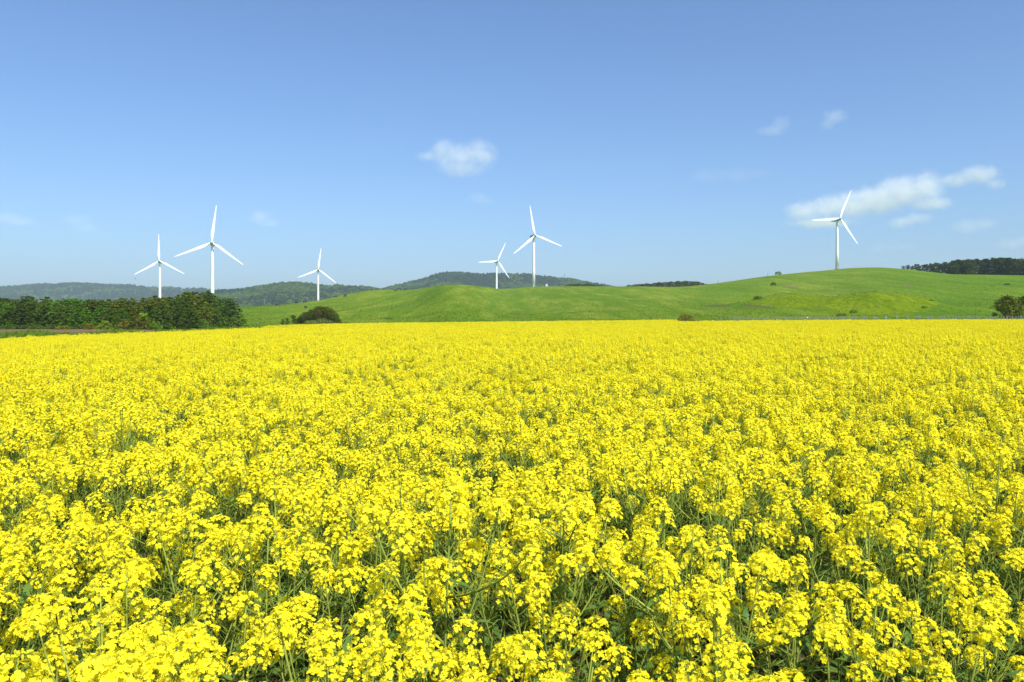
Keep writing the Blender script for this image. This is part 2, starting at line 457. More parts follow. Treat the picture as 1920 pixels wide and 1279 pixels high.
def make_plant(seed):
    g = np.random.default_rng(seed)
    stem = MB(); fol = MB(); heads = []
    Hh = g.uniform(1.06, 1.2)
    top = np.array([g.normal(0, .05), g.normal(0, .05), Hh])
    main = bez(np.zeros(3), np.array([g.normal(0, .03), g.normal(0, .03), Hh * .5]), top, 10)
    stem.tube(main, np.linspace(.0058, .0021, 10), 5)
    ends = [(main, 1.0)]
    nb = int(g.integers(5, 8)); a0 = g.uniform(0, 6.28)
    for i in range(nb):
        t = .40 + .46 * (i + g.uniform(0, .8)) / nb
        k = t * 9; k0 = int(k); p0 = main[k0] * (1 - k + k0) + main[min(9, k0 + 1)] * (k - k0)
        az = a0 + i * 2.4 + g.uniform(-.4, .4)
        o = np.array([math.cos(az), math.sin(az), 0]); rad = g.uniform(.08, .27)
        e = np.array([top[0] * .6, top[1] * .6, 0]) + o * rad
        e[2] = Hh - abs(g.normal(0, .07)) - .01
        c = p0 + o * rad * .75 + np.array([0, 0, (e[2] - p0[2]) * .4])
        br = bez(p0, c, e, 8)
        stem.tube(br, np.linspace(.0036, .0016, 8), 4)
        ends.append((br, g.uniform(.72, 1.08)))
    for path, sz in ends:
        e = path[-1]; d = path[-1] - path[-3]
        heads.append((flower_head(g, e, sz * g.uniform(.84, 1.12), d), e))
        # seed pods and spent stalks under the open flowers
        L = np.linalg.norm(path[-1] - path[0])
        for q in range(int(g.integers(18, 28))):
            t = 1 - (.07 + .02 + g.uniform(0, .30)) / L
            if t < .1: continue
            k = t * (len(path) - 1); k0 = int(k); p = path[k0] * (1 - k + k0) + path[min(len(path) - 1, k0 + 1)] * (k - k0)
            az = g.uniform(0, 6.28); o = np.array([math.cos(az), math.sin(az), g.uniform(.25, .9)]); o /= np.linalg.norm(o)
            l = g.uniform(.025, .06)
            stem.tube([p, p + o * l * .35, p + o * l + np.array([0, 0, .3 * l * g.random()])], [.0008, .0013, .0004], 3, cap=False)
    # leaves: lobed, drooping, larger low down
    def leaf(p, az, L, W, droop):
        o = np.array([math.cos(az), math.sin(az), 0]); s = np.array([-o[1], o[0], 0]); n = 7
        vs = []
        for i in range(n + 1):
            t = i / n
            w = W * math.sin(math.pi * min(1, .06 + .94 * t) ** .8) * (1 + .35 * math.sin(t * 15 + az))
            c = p + o * L * t * (1 - .2 * droop * t) + np.array([0, 0, L * (.55 * t - droop * t * t)])
            vs += [c - s * w + np.array([0, 0, .25 * w]), c, c + s * w + np.array([0, 0, .25 * w])]
        fs = []
        for i in range(n):
            b = i * 3
            fs += [(b, b + 1, b + 4, b + 3), (b + 1, b + 2, b + 5, b + 4)]
        fol.add(vs, fs)
    for i in range(9):
        t = .10 + .52 * i / 8; k = t * 9; k0 = int(k); p = main[k0] * (1 - k + k0) + main[k0 + 1] * (k - k0)
        big = 1 - t
        leaf(p, a0 + i * 2.4, g.uniform(.10, .17) * (.55 + big), g.uniform(.018, .032) * (.5 + big), g.uniform(.35, .95))
    for path, sz in ends[1:]:
        leaf(path[2], g.uniform(0, 6.28), g.uniform(.05, .09), g.uniform(.007, .012), g.uniform(.1, .6))
    return stem, fol, heads

NV = 12
PLANTS = []; JOINED = []
for k in range(NV):
    stem, fol, heads = make_plant(100 + k)
    ms = stem.mesh('rape stem', [M_stem], True); mf = fol.mesh('rape foliage', [M_rleaf], True)
    mh = [h.mesh('rape flower head', [M_petal, M_bud, M_stem]) for h, e in heads]
    PLANTS.append((ms, mf, mh))
    J = MB()
    for src, rem in [(stem, {0: 2}), (fol, {0: 3})] + [(h, {0: 0, 1: 1, 2: 2}) for h, e in heads]:
        J.v += src.v
        J.f += [tuple(i + J.n for i in f) for f in src.f]; J.m += [rem[q] for q in src.m]; J.n += src.n
    JOINED.append(J.mesh('rapeseed plant', [M_petal, M_bud, M_stem, M_rleaf]))

def crop_points(step, ymin, ymax, extra):
    pts = []
    ys = np.arange(ymin, ymax, step)
    W = ymax * 1.0 + extra
    xs = np.arange(-W, W, step)
    gx, gy = np.meshgrid(xs, ys)
    gx = gx + rng.uniform(-.5, .5, gx.shape) * step; gy = gy + rng.uniform(-.5, .5, gy.shape) * step
    x, y = gx.ravel(), gy.ravel()
    k = (np.abs(x) < .78 * np.maximum(y, 0) + extra) & (y >= ymin) & (y < ymax)
    return x[k], y[k]
ax, ay = crop_points(.21, -2.0, 14, 2.2)
bx, by = crop_points(.195, 14, 45, 2.2)
cx_, cy_ = crop_points(.225, 45, 150, 2.2)
px = np.concatenate([ax, bx, cx_]); py = np.concatenate([ay, by, cy_])
keep = (near_crop(px, py) | strip_crop(px, py)) & ((px ** 2 + py ** 2) > .45 ** 2)
thin = fbm(px / 1.3 + 40, py / 1.3, 3)
keep &= ~((thin < -.40) & (rng.random(len(px)) < .6) & (py < 13))
px, py, thin = px[keep], py[keep], thin[keep]
pz = H(px, py) - .004
n = len(px)
psc = rng.normal(.94, .055, n).clip(.78, 1.10) * (1 + .05 * fbm(px / 2.2, py / 2.2, 2) + .05 * np.minimum(thin, 0))
prot = np.stack([rng.normal(0, .07, n), rng.normal(0, .07, n), rng.uniform(0, 6.283, n)], 1)
pvid = rng.integers(0, NV, n)
dist = np.hypot(px, py)
show = (py > 1.0) & (np.abs(px) < .655 * py + .12)
order = np.argsort(np.where(show, dist, 1e9))[:300]
isnear = np.zeros(n, bool); isnear[order] = True
PG = 'flowering rapeseed plants at the near edge of the field'
first = {}
for i in order:
    k = int(pvid[i])
    if k not in first:
        ms, mf, mh = PLANTS[k]
        r = empty('rapeseed_plant')
        tag(r, 'tall green rapeseed plant with domed yellow flower heads, in the closest part of the field', 'rapeseed plant', PG)
        obj('stem', ms, r); obj('foliage', mf, r)
        for q in mh: obj('flower_head', q, r)
        first[k] = r
    else:
        r = copy_tree(first[k])
    r.location = (px[i], py[i], pz[i]); r.rotation_euler = prot[i]; r.scale = (psc[i],) * 3
s_ = ~isnear
scatter('rapeseed_crop', np.stack([px, py, pz], 1)[s_], prot[s_], psc[s_], pvid[s_], JOINED,
        'dense yellow rapeseed crop stretching away to the foot of the hills', 'crop')
print('CROP', n)

# ------------------------------------------------------------------ trees and shrubs
def leafclump(mb, g, c, rad, k, size, flat=.5, up=.35):
    c = np.asarray(c, float)
    for _ in range(k):
        d = g.normal(0, 1, 3); d /= np.linalg.norm(d); d[2] *= flat
        p = c + d * rad * g.uniform(.45, 1.0)
        nrm = d + np.array([0, 0, up]) + g.normal(0, .45, 3)
        R = frame(nrm); s = size * g.uniform(.6, 1.3)
        a = R[:, 0] * s; b = R[:, 1] * s * g.uniform(.35, .7)
        mb.add([p - a, p - b + R[:, 2] * s * .15, p + a, p + b + R[:, 2] * s * .15], [(0, 1, 2, 3)])
def tree_mesh(kind, seed):
    """unit-height tree: (trunk mesh, crown mesh)"""
    g = np.random.default_rng(seed); T = MB(); C = MB()
    if kind == 'pine':                     # dense young pine, foliage nearly to the ground, tiered pads
        R = g.uniform(.27, .36); bend = g.normal(0, .03, 2)
        tr = [np.array([bend[0] * t * t, bend[1] * t * t, t * .93]) for t in np.linspace(0, 1, 7)]
        T.tube(tr, np.linspace(.022, .006, 7), 6)
        for w in range(9):
            h = .10 + .84 * (w / 8) ** .95
            r = R * (1 - max(0, (h - .25) / .78) ** 1.7) * (1 if h > .2 else .85) + .02
            nl = 7 if w < 6 else (5 if w < 8 else 2)
            for q in range(nl):
                az = q * 6.283 / nl + w * 1.1 + g.uniform(-.3, .3); rr_ = r * g.uniform(.72, 1.12)
                e = np.array([math.cos(az) * rr_, math.sin(az) * rr_, h + rr_ * g.uniform(.05, .3)])
                b = np.array([bend[0] * h * h, bend[1] * h * h, h - .02])
                T.tube([b, b * .5 + e * .5 + np.array([0, 0, -.01]), e], [.006, .0045, .0025], 4)
                leafclump(C, g, e, .085, 11, .042, .5)
                leafclump(C, g, b * .4 + e * .6, .075, 8, .042, .45)
        leafclump(C, g, (bend[0], bend[1], .95), .05, 14, .032, 1.1)
    elif kind == 'tallpine':               # bare stem, crown in the upper part
        bend = g.normal(0, .035, 2)
        tr = [np.array([bend[0] * t * t, bend[1] * t * t, t * .95]) for t in np.linspace(0, 1, 8)]
        T.tube(tr, np.linspace(.021, .007, 8), 6)
        for w in range(7):
            h = .36 + .60 * w / 6; r = .17 * math.sin(math.pi * (.18 + .68 * w / 6)) + .03
            for q in range(5):
                az = q * 1.2566 + w * .9 + g.uniform(-.4, .4); rr_ = r * g.uniform(.6, 1.15)
                e = np.array([math.cos(az) * rr_ + bend[0] * .7, math.sin(az) * rr_ + bend[1] * .7, h + g.uniform(.0, .05)])
                b = np.array([bend[0] * h * h, bend[1] * h * h, h - .05])
                T.tube([b, e], [.006, .0025], 4)
                leafclump(C, g, e, .07, 14, .036, .55)
        for q in range(5):
            az = g.uniform(0, 6.28); h = g.uniform(.15, .45)
            T.tube([(0, 0, h), (math.cos(az) * .1, math.sin(az) * .1, h + .03)], [.005, .002], 4)
    elif kind == 'skyline':                # wind-shaped black pine, uneven crown
        bend = g.normal(0, .05, 2)
        tr = [np.array([bend[0] * t * t, bend[1] * t * t, t * .9]) for t in np.linspace(0, 1, 7)]
        T.tube(tr, np.linspace(.025, .007, 7), 6)
        for w in range(38):
            h = g.uniform(.10, .97); r = .26 * (1 - max(0, (h - .5) / .62) ** 2) * g.uniform(.3, 1.1)
            az = g.uniform(0, 6.28); e = np.array([math.cos(az) * r + bend[0] * h, math.sin(az) * r + bend[1] * h, h])
            b = np.array([bend[0] * h * h, bend[1] * h * h, h - .07])
            T.tube([b, e], [.006, .003], 4)
            leafclump(C, g, e, .085, 18, .042, .6)
    elif kind == 'conifer':                # narrow spire
        T.tube([(0, 0, 0), (0, 0, .95)], [.02, .004], 6)
        for w in range(11):
            h = .12 + .85 * w / 10; r = .19 * (1 - h) + .02
            for q in range(6):
                az = q * 1.047 + w + g.uniform(-.3, .3)
                e = np.array([math.cos(az) * r, math.sin(az) * r, h - .02])
                leafclump(C, g, e, .05, 7, .038, .6)
        leafclump(C, g, (0, 0, .97), .02, 6, .022, 1.2)
    elif kind == 'broad':                  # low wide deciduous tree
        for q in range(6):
            az = q * 1.05 + g.uniform(-.2, .2)
            T.tube([(0, 0, 0), (math.cos(az) * .12, math.sin(az) * .12, .28), (math.cos(az) * .38, math.sin(az) * .38, .62)], [.03, .022, .008], 6)
        T.tube([(0, 0, 0), (.02, 0, .4), (0, .03, .85)], [.035, .025, .008], 6)
        for q in range(150):
            az = g.uniform(0, 6.28); el = g.uniform(-.6, 1.5); r = g.uniform(.55, 1.0)
            e = np.array([.60 * math.cos(az) * math.cos(el) * r, .60 * math.sin(az) * math.cos(el) * r, .46 + .48 * math.sin(el) * r])
            e[2] = max(e[2], .08)
            leafclump(C, g, e, .11, 16, .040, .7)
    elif kind == 'shrub':                  # rounded bush to the ground
        for q in range(7):
            az = q * .9; T.tube([(0, 0, 0), (math.cos(az) * .3, math.sin(az) * .3, .55)], [.03, .01], 5)
        for q in range(60):
            az = g.uniform(0, 6.28); el = math.asin(g.uniform(-.3, 1)); r = g.uniform(.6, 1.05)
            leafclump(C, g, (.62 * math.cos(az) * math.cos(el) * r, .62 * math.sin(az) * math.cos(el) * r, max(.07, .2 + .68 * math.sin(el) * r)), .16, 14, .07, .7)
    elif kind == 'twiggy':                 # brown twigs with few leaves
        for q in range(70):
            az = g.uniform(0, 6.28); el = g.uniform(.1, 1.5); d = np.array([math.cos(az) * math.cos(el) * .8, math.sin(az) * math.cos(el) * .8, math.sin(el)])
            p1 = d * .5 + g.normal(0, .05, 3); p1[2] = abs(p1[2]); e = d * g.uniform(.75, 1.0)
            T.tube([(0, 0, 0), p1, e], [.03, .016, .006], 4)
            leafclump(C, g, e * .9, .16, 6, .06, .8)
    return T, C
LIB = {}
def lib(kind, cnt, crown_mat, bark=None):
    LIB[kind] = []
    for i in range(cnt):
        T, C = tree_mesh(kind, 300 + 17 * i + sum(map(ord, kind)))
        LIB[kind].append((T.mesh(kind + ' trunk', [bark or M_bark], True), C.mesh(kind + ' crown', [crown_mat])))
lib('pine', 8, M_pine, M_darkbark); lib('tallpine', 6, M_pine, M_grovebark); lib('skyline', 6, M_pine, M_darkbark); lib('conifer', 3, M_pine)
lib('broad', 3, M_broad); lib('shrub', 4, M_broad); lib('twiggy', 2, M_broad, M_twig)
MASTERS = {}
def tree(name, kind, loc, h, label, cat, group=None, tint=(1, 1, 1), wide=1.0, rz=None):
    i = random.randrange(len(LIB[kind])); key = (name, kind, i)
    if key not in MASTERS:
        r = empty(name)
        obj('trunk' if kind not in ('shrub', 'twiggy') else 'stem', LIB[kind][i][0], r)
        obj('crown' if kind not in ('shrub', 'twiggy') else 'foliage', LIB[kind][i][1], r)
        MASTERS[key] = r
    else:
        r = copy_tree(MASTERS[key])
        for k in ('label', 'category', 'group'):
            if k in r: del r[k]
    r.location = loc; r.scale = (h * wide, h * wide, h); r.rotation_euler = (0, 0, random.uniform(0, 6.28) if rz is None else rz)
    for ch in r.children: ch.color = (*tint, 1)
    tag(r, label, cat, group)
    return r

# left wood: front rows are trees to the ground, later rows rise behind
top_ = pchip([-260, 0, 30, 60, 100, 150, 200, 240, 300, 350, 390, 405, 412, 425, 436, 447], [561, 560.5, 561, 558.5, 561, 559.5, 560.5, 562.5, 556, 550.5, 549, 556, 562, 559, 566, 580])
R_ = random.Random(3)
for row in range(6):
    D0 = 172 + row * 15
    u = -170 + R_.uniform(0, 10)
    while u < (376, 394, 414, 432, 441, 441)[row]:
        D = D0 + R_.uniform(-4, 4) + (5 if u > 330 and row == 0 else 0) + (14 if u > 405 else 0)
        p = on(u, D)
        ztop = CAMZ + (HY - float(top_(u))) / F * D
        h = (ztop - p.z)
        if row == 0: h *= R_.uniform(.70, .86)
        elif row == 1: h *= R_.uniform(.80, .93)
        elif row == 2: h *= R_.uniform(.86, .98)
        else: h *= R_.choice((R_.uniform(.74, .92), R_.uniform(.90, 1.08), R_.uniform(.95, 1.1)))
        if row < 3 and u > (335, 360, 385)[row]: h *= R_.uniform(.62, .85)
        tone = fbm(np.array([u / 60.]), np.array([row * .7]), 2)[0] + R_.uniform(-.5, .5)
        if row >= 3 and u < 75 and tone > -.2: tint, cw = (1.75, .82, .8), 'reddish brown tinged'
        elif tone > .2 and u < 230: tint, cw = (1.05, 1.55, .9), 'fresh green'
        elif u > 130 and tone > -.15: tint, cw = (1.25, 1.05, .75), 'olive brown tinged'
        else: tint, cw = (.9, 1.0, .95), 'dark green'
        seg = ('outside the picture edge' if u < -6 else 'at the far left end of the wood' if u < 110 else 'in the middle of the wood' if u < 235 else
               'below the smaller turbine' if u < 340 else 'under the taller turbine')
        if u < -6: seg = 'at the far left end of the wood'
        rw = 'front row' if row == 0 else 'inner' if row < 3 else 'back'
        tree('pine_tree', 'pine', p, h, '%s bushy %s pine %s' % (cw, rw, seg), 'pine tree', 'pines of the wood behind the dirt field', tint, R_.uniform(.85, 1.3))
        u += R_.uniform(16, 28) * (1.0 if row < 4 else 1.25) * 175 / D0
# lower bushes along the wood edge
for u, v0, h, wd, tint, lab in (
        (262, 615, 3.0, 1.15, (1.35, 1.0, .6), 'round olive brown bush in front of the pine wood below the turbines'),
        (268, 613, 3.7, .8, (1.35, 1.55, .7), 'bright green leafy tree behind the round brown bush at the wood'),
        (233, 615, 2.3, 1.2, (2.1, 1.35, .8), 'yellowish brown bush between the green bush and the round brown bush'),
        (197, 615, 1.9, 1.3, (1.5, 1.5, .6), 'light green bush at the wood edge beside a brown bush'),
        (168, 615, 1.5, 1.3, (1.9, 1.15, .75), 'reddish brown low bush at the edge of the dirt field'),
        (118, 616, .9, 2.2, (2.0, 1.5, .6), 'low ochre scrub under the dark pines beside the dirt strip'),
        (293, 614, 2.0, 1.0, (1.6, 1.9, .8), 'small bright green bush right of the round brown bush'),
        (428, 606, 3.2, 1.1, (1.25, 1.45, .8), 'fresh green bush at the end of the wood by the meadow'),
        (447, 605, 2.9, 1.25, (1.25, 1.4, .8), 'last low bush of the wood running out onto the meadow'),
        (380, 609, 2.4, 1.1, (1.0, 1.2, .8), 'dark green bush under the taller turbine at the meadow edge')):
    D = (170.5 if u == 268 else 163) if u < 340 else (176 if u < 400 else 192)
    tree('bush', 'shrub', on(u, D), h, lab, 'bush', None, tint, wd)

for i, u in enumerate((4, 22, 37, 55, 72, 90, 108, 138, 152, 318, 345)):
    tree('bush', 'shrub', on(u, 168 if u < 300 else 172), .9 + .5 * ((i * .618) % 1), 'low dark green scrub filling the foot of the pine wood', 'bush',
         'low scrub at the foot of the wood', (.95, 1.1, .8), 1.6)

# round grove in front of the green hill
gr = random.Random(8)
gtop = pchip([553, 560, 568, 576, 585, 592, 600, 610, 620, 628, 634, 639], [602, 594, 587, 583.5, 579, 577, 575.5, 576.5, 580, 586, 594, 602])
for i in range(46):
    u = 556 + 82 * ((i * .618034) % 1.0) + gr.uniform(-1, 1)
    D = 200 + 22 * ((i * .7548) % 1.0)
    p = on(u, D)
    vt = float(gtop(u)) + gr.uniform(-.8, 3.0) + (5 * gr.random() if D < 206 else 0)
    h = max(.8, CAMZ + (HY - vt) / F * D - p.z)
    side = 'left edge' if u < 575 else 'middle' if u < 615 else 'right edge'
    tree('pine_tree', 'tallpine' if 566 < u < 630 else 'pine', p, h, 'slender brownish pine in the %s of the round grove' % side, 'pine tree',
         'pines of the round grove on the meadow', (1.4, 1.0, .75) if gr.random() < .5 else (1.05, 1.1, .8), 1.0 if 568 < u < 626 else 1.5)
for u, vt, lab in ((529, 598.5, 'smallest dark pine standing apart at the left of the round grove'), (540, 595, 'small round pine between the smallest pine and the grove'), (551, 591, 'short pine leaning on the left side of the round grove')):
    p = on(u, 205); h = CAMZ + (HY - vt) / F * 205 - p.z
    tree('pine_tree', 'skyline', p, h, lab, 'pine tree', 'pines of the round grove on the meadow', (.95, 1.1, .8), 1.45)

# black pines on the right skyline
tp = pchip([1690, 1700, 1730, 1765, 1790, 1815, 1850, 1890, 1930, 2100], [500, 498, 495.5, 492.5, 489, 486, 485.5, 483.5, 485.5, 486])
sr = random.Random(4)
u = 1692
while u < 2080:
    D = float(RD_(u)) + sr.uniform(12, 60) * (1 if u > 1740 else .5)
    p = on(u, D)
    vt = float(tp(u)) + sr.uniform(-1.5, 3.0)
    h = CAMZ + (HY - vt) / F * D - p.z
    tree('pine_tree', 'skyline', p, max(h, 2.5), 'dark pine in the %s of the pine row on the hill crest' % ('low thinning end' if u < 1765 else 'middle stretch' if u < 1850 else 'tall end'),
         'pine tree', 'dark pines along the hill crest', (.72, .72, .9), sr.uniform(1.0, 1.35))
    u += sr.uniform(2.6, 5.6)

# conifer woods peeping over the ridge
cr = random.Random(6)
ct = pchip([1060, 1075, 1100, 1115, 1130, 1136], [533, 532, 531, 533, 535.5, 536.5])
ct2 = pchip([1172, 1185, 1200, 1220, 1250, 1280, 1300, 1320, 1330], [535.5, 533.5, 532, 530.5, 528, 526.5, 527, 531, 533])
for lo, hi, fn, nm in ((1062, 1134, ct, 'small'), (1174, 1328, ct2, 'larger')):
    u = lo
    while u < hi:
        D = 930 + cr.uniform(-40, 40); p = on(u, D); vt = float(fn(u)) + cr.uniform(-.6, 1.8)
        h = CAMZ + (HY - vt) / F * D - p.z
        tree('conifer', 'conifer', p, max(h, 6), 'dark conifer top in the %s wood showing over the green ridge' % nm, 'conifer', 'conifers of the %s wood behind the ridge' % nm,
             (.8, .85, .8) if cr.random() < .6 else (1.2, 1.2, .8), cr.uniform(1.5, 2.0))
        u += cr.uniform(1.6, 3.0)

# trees at the right edge, bushes of the meadow
tree('broad_tree', 'broad', on(1889, 150), 5.75, 'spreading olive tree with brownish top at the right edge behind the posts', 'tree', None, (1.25, 1.0, .7), .78, .4)
tree('broad_tree', 'broad', on(1928, 156), 6.1, 'dark green tree behind the spreading olive tree at the right edge', 'tree', None, (.8, .9, .7), .85, 2.0)
tree('bush', 'twiggy', on(1286, 118), 2.3, 'bare brown twiggy bush standing at the end of the far yellow strip', 'bush', None, (2.1, 1.45, .9), 1.0)
for u, D, h, w, tint, lab in (
        (983, 210, .95, 1.3, (.9, .9, .8), 'single small dark bush at the foot of the central hill'),
        (1459, 690, 4.0, 1.3, (.9, 1.1, .8), 'lone green bush on the skyline left of the far turbine'),
        (1450, 520, 2.6, 1.3, (.6, .6, .7), 'small dark bush below the skyline bush on the slope'),
        (1421, 318, 1.6, 2.2, (.8, .95, .6), 'flat dark bush on the left yellow green mound'),
        (1455, 330, 1.2, 2.4, (.8, 1.0, .6), 'flat bush near the top of the left yellow green mound'),
        (1540, 330, .9, 3.0, (.8, 1.0, .6), 'low bush between the two yellow green mounds'),
        (1578, 232, 1.1, 2.6, (.8, 1.0, .6), 'wide low bush at the foot of the right mound'),
        (1601, 245, 1.3, 2.0, (.8, 1.0, .6), 'rounder bush beside the wide low bush on the right mound'),
        (1640, 285, .8, 2.4, (.8, 1.0, .6), 'tiny bush near the top of the right mound'),
        (1730, 290, 1.3, 3.0, (.7, .95, .6), 'long dark bush on the right shoulder of the right mound'),
        (1746, 268, .7, 2.2, (.7, .95, .6), 'small bush below the long bush on the right mound'),
        (1733, 245, .7, 2.4, (.7, .95, .6), 'low dark bush at the right foot of the right mound'),
        (1220, 240, .6, 1.6, (.8, .9, .7), 'tiny bush on the slope left of the brown twiggy bush'),
        (730, 250, .7, 3.0, (.8, .9, .7), 'faint low bush on the slope right of the round grove'),
        (1888, 420, 1.2, 2.8, (.8, .95, .7), 'thin dark bush on the slope above the right edge tree')):
    tree('bush', 'shrub', on(u, D), h * .9, lab, 'bush', None, [1.75 * c for c in tint], w * .9)

# ------------------------------------------------------------------ far wooded hills
HILLS = [
    ('hill', 4300, 3000, [-700, -300, -100, 0, 50, 85, 100, 115, 135, 165, 200, 240, 270, 300, 315, 345, 370, 400, 440, 560, 700],
     [556, 549, 543, 539.5, 536.5, 533.5, 535, 533, 532, 533, 535, 536, 539, 541, 539.5, 543, 542.5, 545, 549, 562, 585]),
    ('hill', 2500, 1700, [330, 380, 410, 440, 460, 490, 515, 540, 565, 590, 605, 615, 630, 655, 680, 700, 715, 760, 860],
     [575, 556, 546.5, 545.5, 543, 538.5, 534, 531.5, 532.5, 534, 536.5, 538.5, 537.5, 539, 539.5, 542, 545, 553, 580]),
    ('hill', 3100, 2000, [640, 700, 722, 740, 765, 790, 815, 830, 850, 870, 890, 910, 935, 960, 995, 1010, 1035, 1050, 1062, 1075, 1095, 1110, 1125, 1145, 1220, 1400],
     [572, 549, 542, 536.5, 531, 525, 516.5, 513.5, 511.5, 512, 515, 515.5, 514.5, 515, 516, 519, 521, 523.5, 522.5, 525, 529, 532, 534.5, 538, 556, 585])]
def crown_blob(seed, spire=False, m=None):
    g = np.random.default_rng(seed); mb = MB()
    for q in range(14):
        az = g.uniform(0, 6.28); el = g.uniform(-.2, 1.5)
        if spire:
            h = g.uniform(.1, 1.0); c = (.32 * (1 - h) * math.cos(az), .32 * (1 - h) * math.sin(az), h)
        else:
            c = (.42 * math.cos(az) * math.cos(el), .42 * math.sin(az) * math.cos(el), .4 + .5 * math.sin(el))
        leafclump(mb, g, c, .2, 6, .15, .7)
    return mb.mesh('far crown', [m or M_farwood])
FARCROWN = [crown_blob(1), crown_blob(2), crown_blob(3), crown_blob(4, True), crown_blob(5, False, M_farlight), crown_blob(6, False, M_farlight)]
hp, hr, hs, hv = [], [], [], []
for hi_, (nm, Dr, Db, us, vs) in enumerate(HILLS):
    sk = pchip(us, vs)
    tree_h = 9.0 * F / Dr * .72
    def hz(u, D, sk=sk, Dr=Dr, Db=Db, th=tree_h):
        er = (HY - (sk(u) + th)) / F
        eb = (HY - 604) / F
        t = np.clip((D - Db) / (Dr - Db), 0, 1)
        x = (u - CX) / F * D
        fold = fbm(x / 260 + 9 * Dr, D / 420, 4)
        s = t ** .9
        e = eb + (er - eb) * (s + np.sin(np.pi * t) * .18 * fold)
        z = CAMZ + e * D
        back = np.clip((D - Dr) / (Dr * .35), 0, 1)
        return np.where(D > Dr, (CAMZ + er * Dr) * (1 - sstep(0, 1, back)) - 3 * back, z)
    ug = np.arange(us[0], us[-1] + 1, 6.0); dg_ = np.concatenate([np.linspace(Db, Dr, 50), np.linspace(Dr, Dr * 1.36, 16)[1:]])
    DD, UU = np.meshgrid(dg_, ug, indexing='ij')
    ZZ = hz(UU, DD)
    o = obj(nm, grid_mesh('hill', np.stack([(UU - CX) / F * DD, DD, ZZ], -1), [M_hill]))
    tag(o, 'distant wooded hill', kind='structure')
    # trees: spread evenly over the ground of the visible side
    u0, u1 = max(us[0], -250), min(us[-1], 1300)
    cnt = {0: 9000, 1: 8500, 2: 11000}[hi_]
    tu = rng.uniform(u0, u1, cnt); td = Db + (Dr * 1.03 - Db) * rng.random(cnt) ** .6
    tz = hz(tu, td); tx = (tu - CX) / F * td
    v = HY - F * (tz + 10 - CAMZ) / td
    k = v < 586
    tu, td, tz, tx = tu[k], td[k], tz[k], tx[k]
    clear = fbm(tx / 150 + 3, td / 220 + 1, 3) > .42
    k = ~clear | (rng.random(len(tx)) < .25)
    hp.append(np.stack([tx, td, tz - .5], 1)[k]); m_ = int(k.sum())
    hr.append(np.stack([np.zeros(m_), np.zeros(m_), rng.uniform(0, 6.28, m_)], 1))
    hs.append(rng.uniform(8, 15, m_) * (1 if hi_ != 0 else 1.25)); vv = np.where(rng.random(m_) < .25, 3, rng.integers(0, 3, m_))
    lt = fbm(tx[k] / 110 + 5, td[k] / 170 + 3, 3) + .25 * fbm(tx[k] / 25, td[k] / 40, 2)
    vv = np.where(lt + rng.normal(0, .12, m_) > (.40 if hi_ == 0 else .16), rng.integers(4, 6, m_), vv)  # left hill gets fewer light crowns: partial cloud shade put into the tree colour
    hv.append(vv)
scatter('hillside_woods', np.concatenate(hp), np.concatenate(hr), np.concatenate(hs), np.concatenate(hv), FARCROWN,
        'continuous woods covering the hazy blue green hills far away', 'woods')

# ------------------------------------------------------------------ grass tufts
def tuft(seed):
    g = np.random.default_rng(seed); mb = MB()
    for q in range(34):
        az = g.uniform(0, 6.28); r = g.uniform(0, .45); l = g.uniform(.5, 1.0); b = np.array([math.cos(az) * r, math.sin(az) * r, -.05])
        a2 = g.uniform(0, 6.28); o = np.array([math.cos(a2), math.sin(a2), 0]); s = np.array([-o[1], o[0], 0]) * .05
        m1 = b + o * .15 + np.array([0, 0, l * .6]); e = b + o * g.uniform(.25, .6) + np.array([0, 0, l])
        mb.add([b - s, b + s, m1 + s * .7, m1 - s * .7, e], [(0, 1, 2, 3), (3, 2, 4)])
    return mb.mesh('grass tuft', [M_grassblade])
TUFTS = [tuft(k) for k in range(4)]
gp, gs = [], []
m_ = 9000                                   # verge between crop and wood
gu = rng.uniform(-150, 1300, m_); gd = 55 + 95 * rng.random(m_)
gx = (gu - CX) / F * gd
k = ~(near_crop(gx, gd) | strip_crop(gx, gd)) & ~((gu < 290) & (gd > 116))
gx, gd = gx[k], gd[k]
big = np.exp(-(((CX + F * gx / gd) - 225) / 45) ** 2) + .8 * np.exp(-(((CX + F * gx / gd) - 60) / 45) ** 2)
gp.append(np.stack([gx, gd, H(gx, gd)], 1)); gs.append(rng.uniform(.18, .42, len(gx)) * (1 + 1.6 * big * (gd > 80)))
m_ = 30000                                  # meadow slopes
gu = rng.uniform(380, 1990, m_); gd = 150 + 330 * rng.random(m_) ** 1.3
gx = (gu - CX) / F * gd; k = (fbm(gx / 12, gd / 12, 3) + rng.normal(0, .25, m_)) > .05
gx, gd = gx[k], gd[k]
gp.append(np.stack([gx, gd, H(gx, gd)], 1)); gs.append(rng.uniform(.15, .38, len(gx)))
gp = np.concatenate(gp); gs = np.concatenate(gs); m_ = len(gp)
scatter('grass', gp, np.stack([np.zeros(m_), np.zeros(m_), rng.uniform(0, 6.28, m_)], 1), gs, rng.integers(0, 4, m_), TUFTS,
        'rough green grass on the verges and meadow slopes', 'grass')

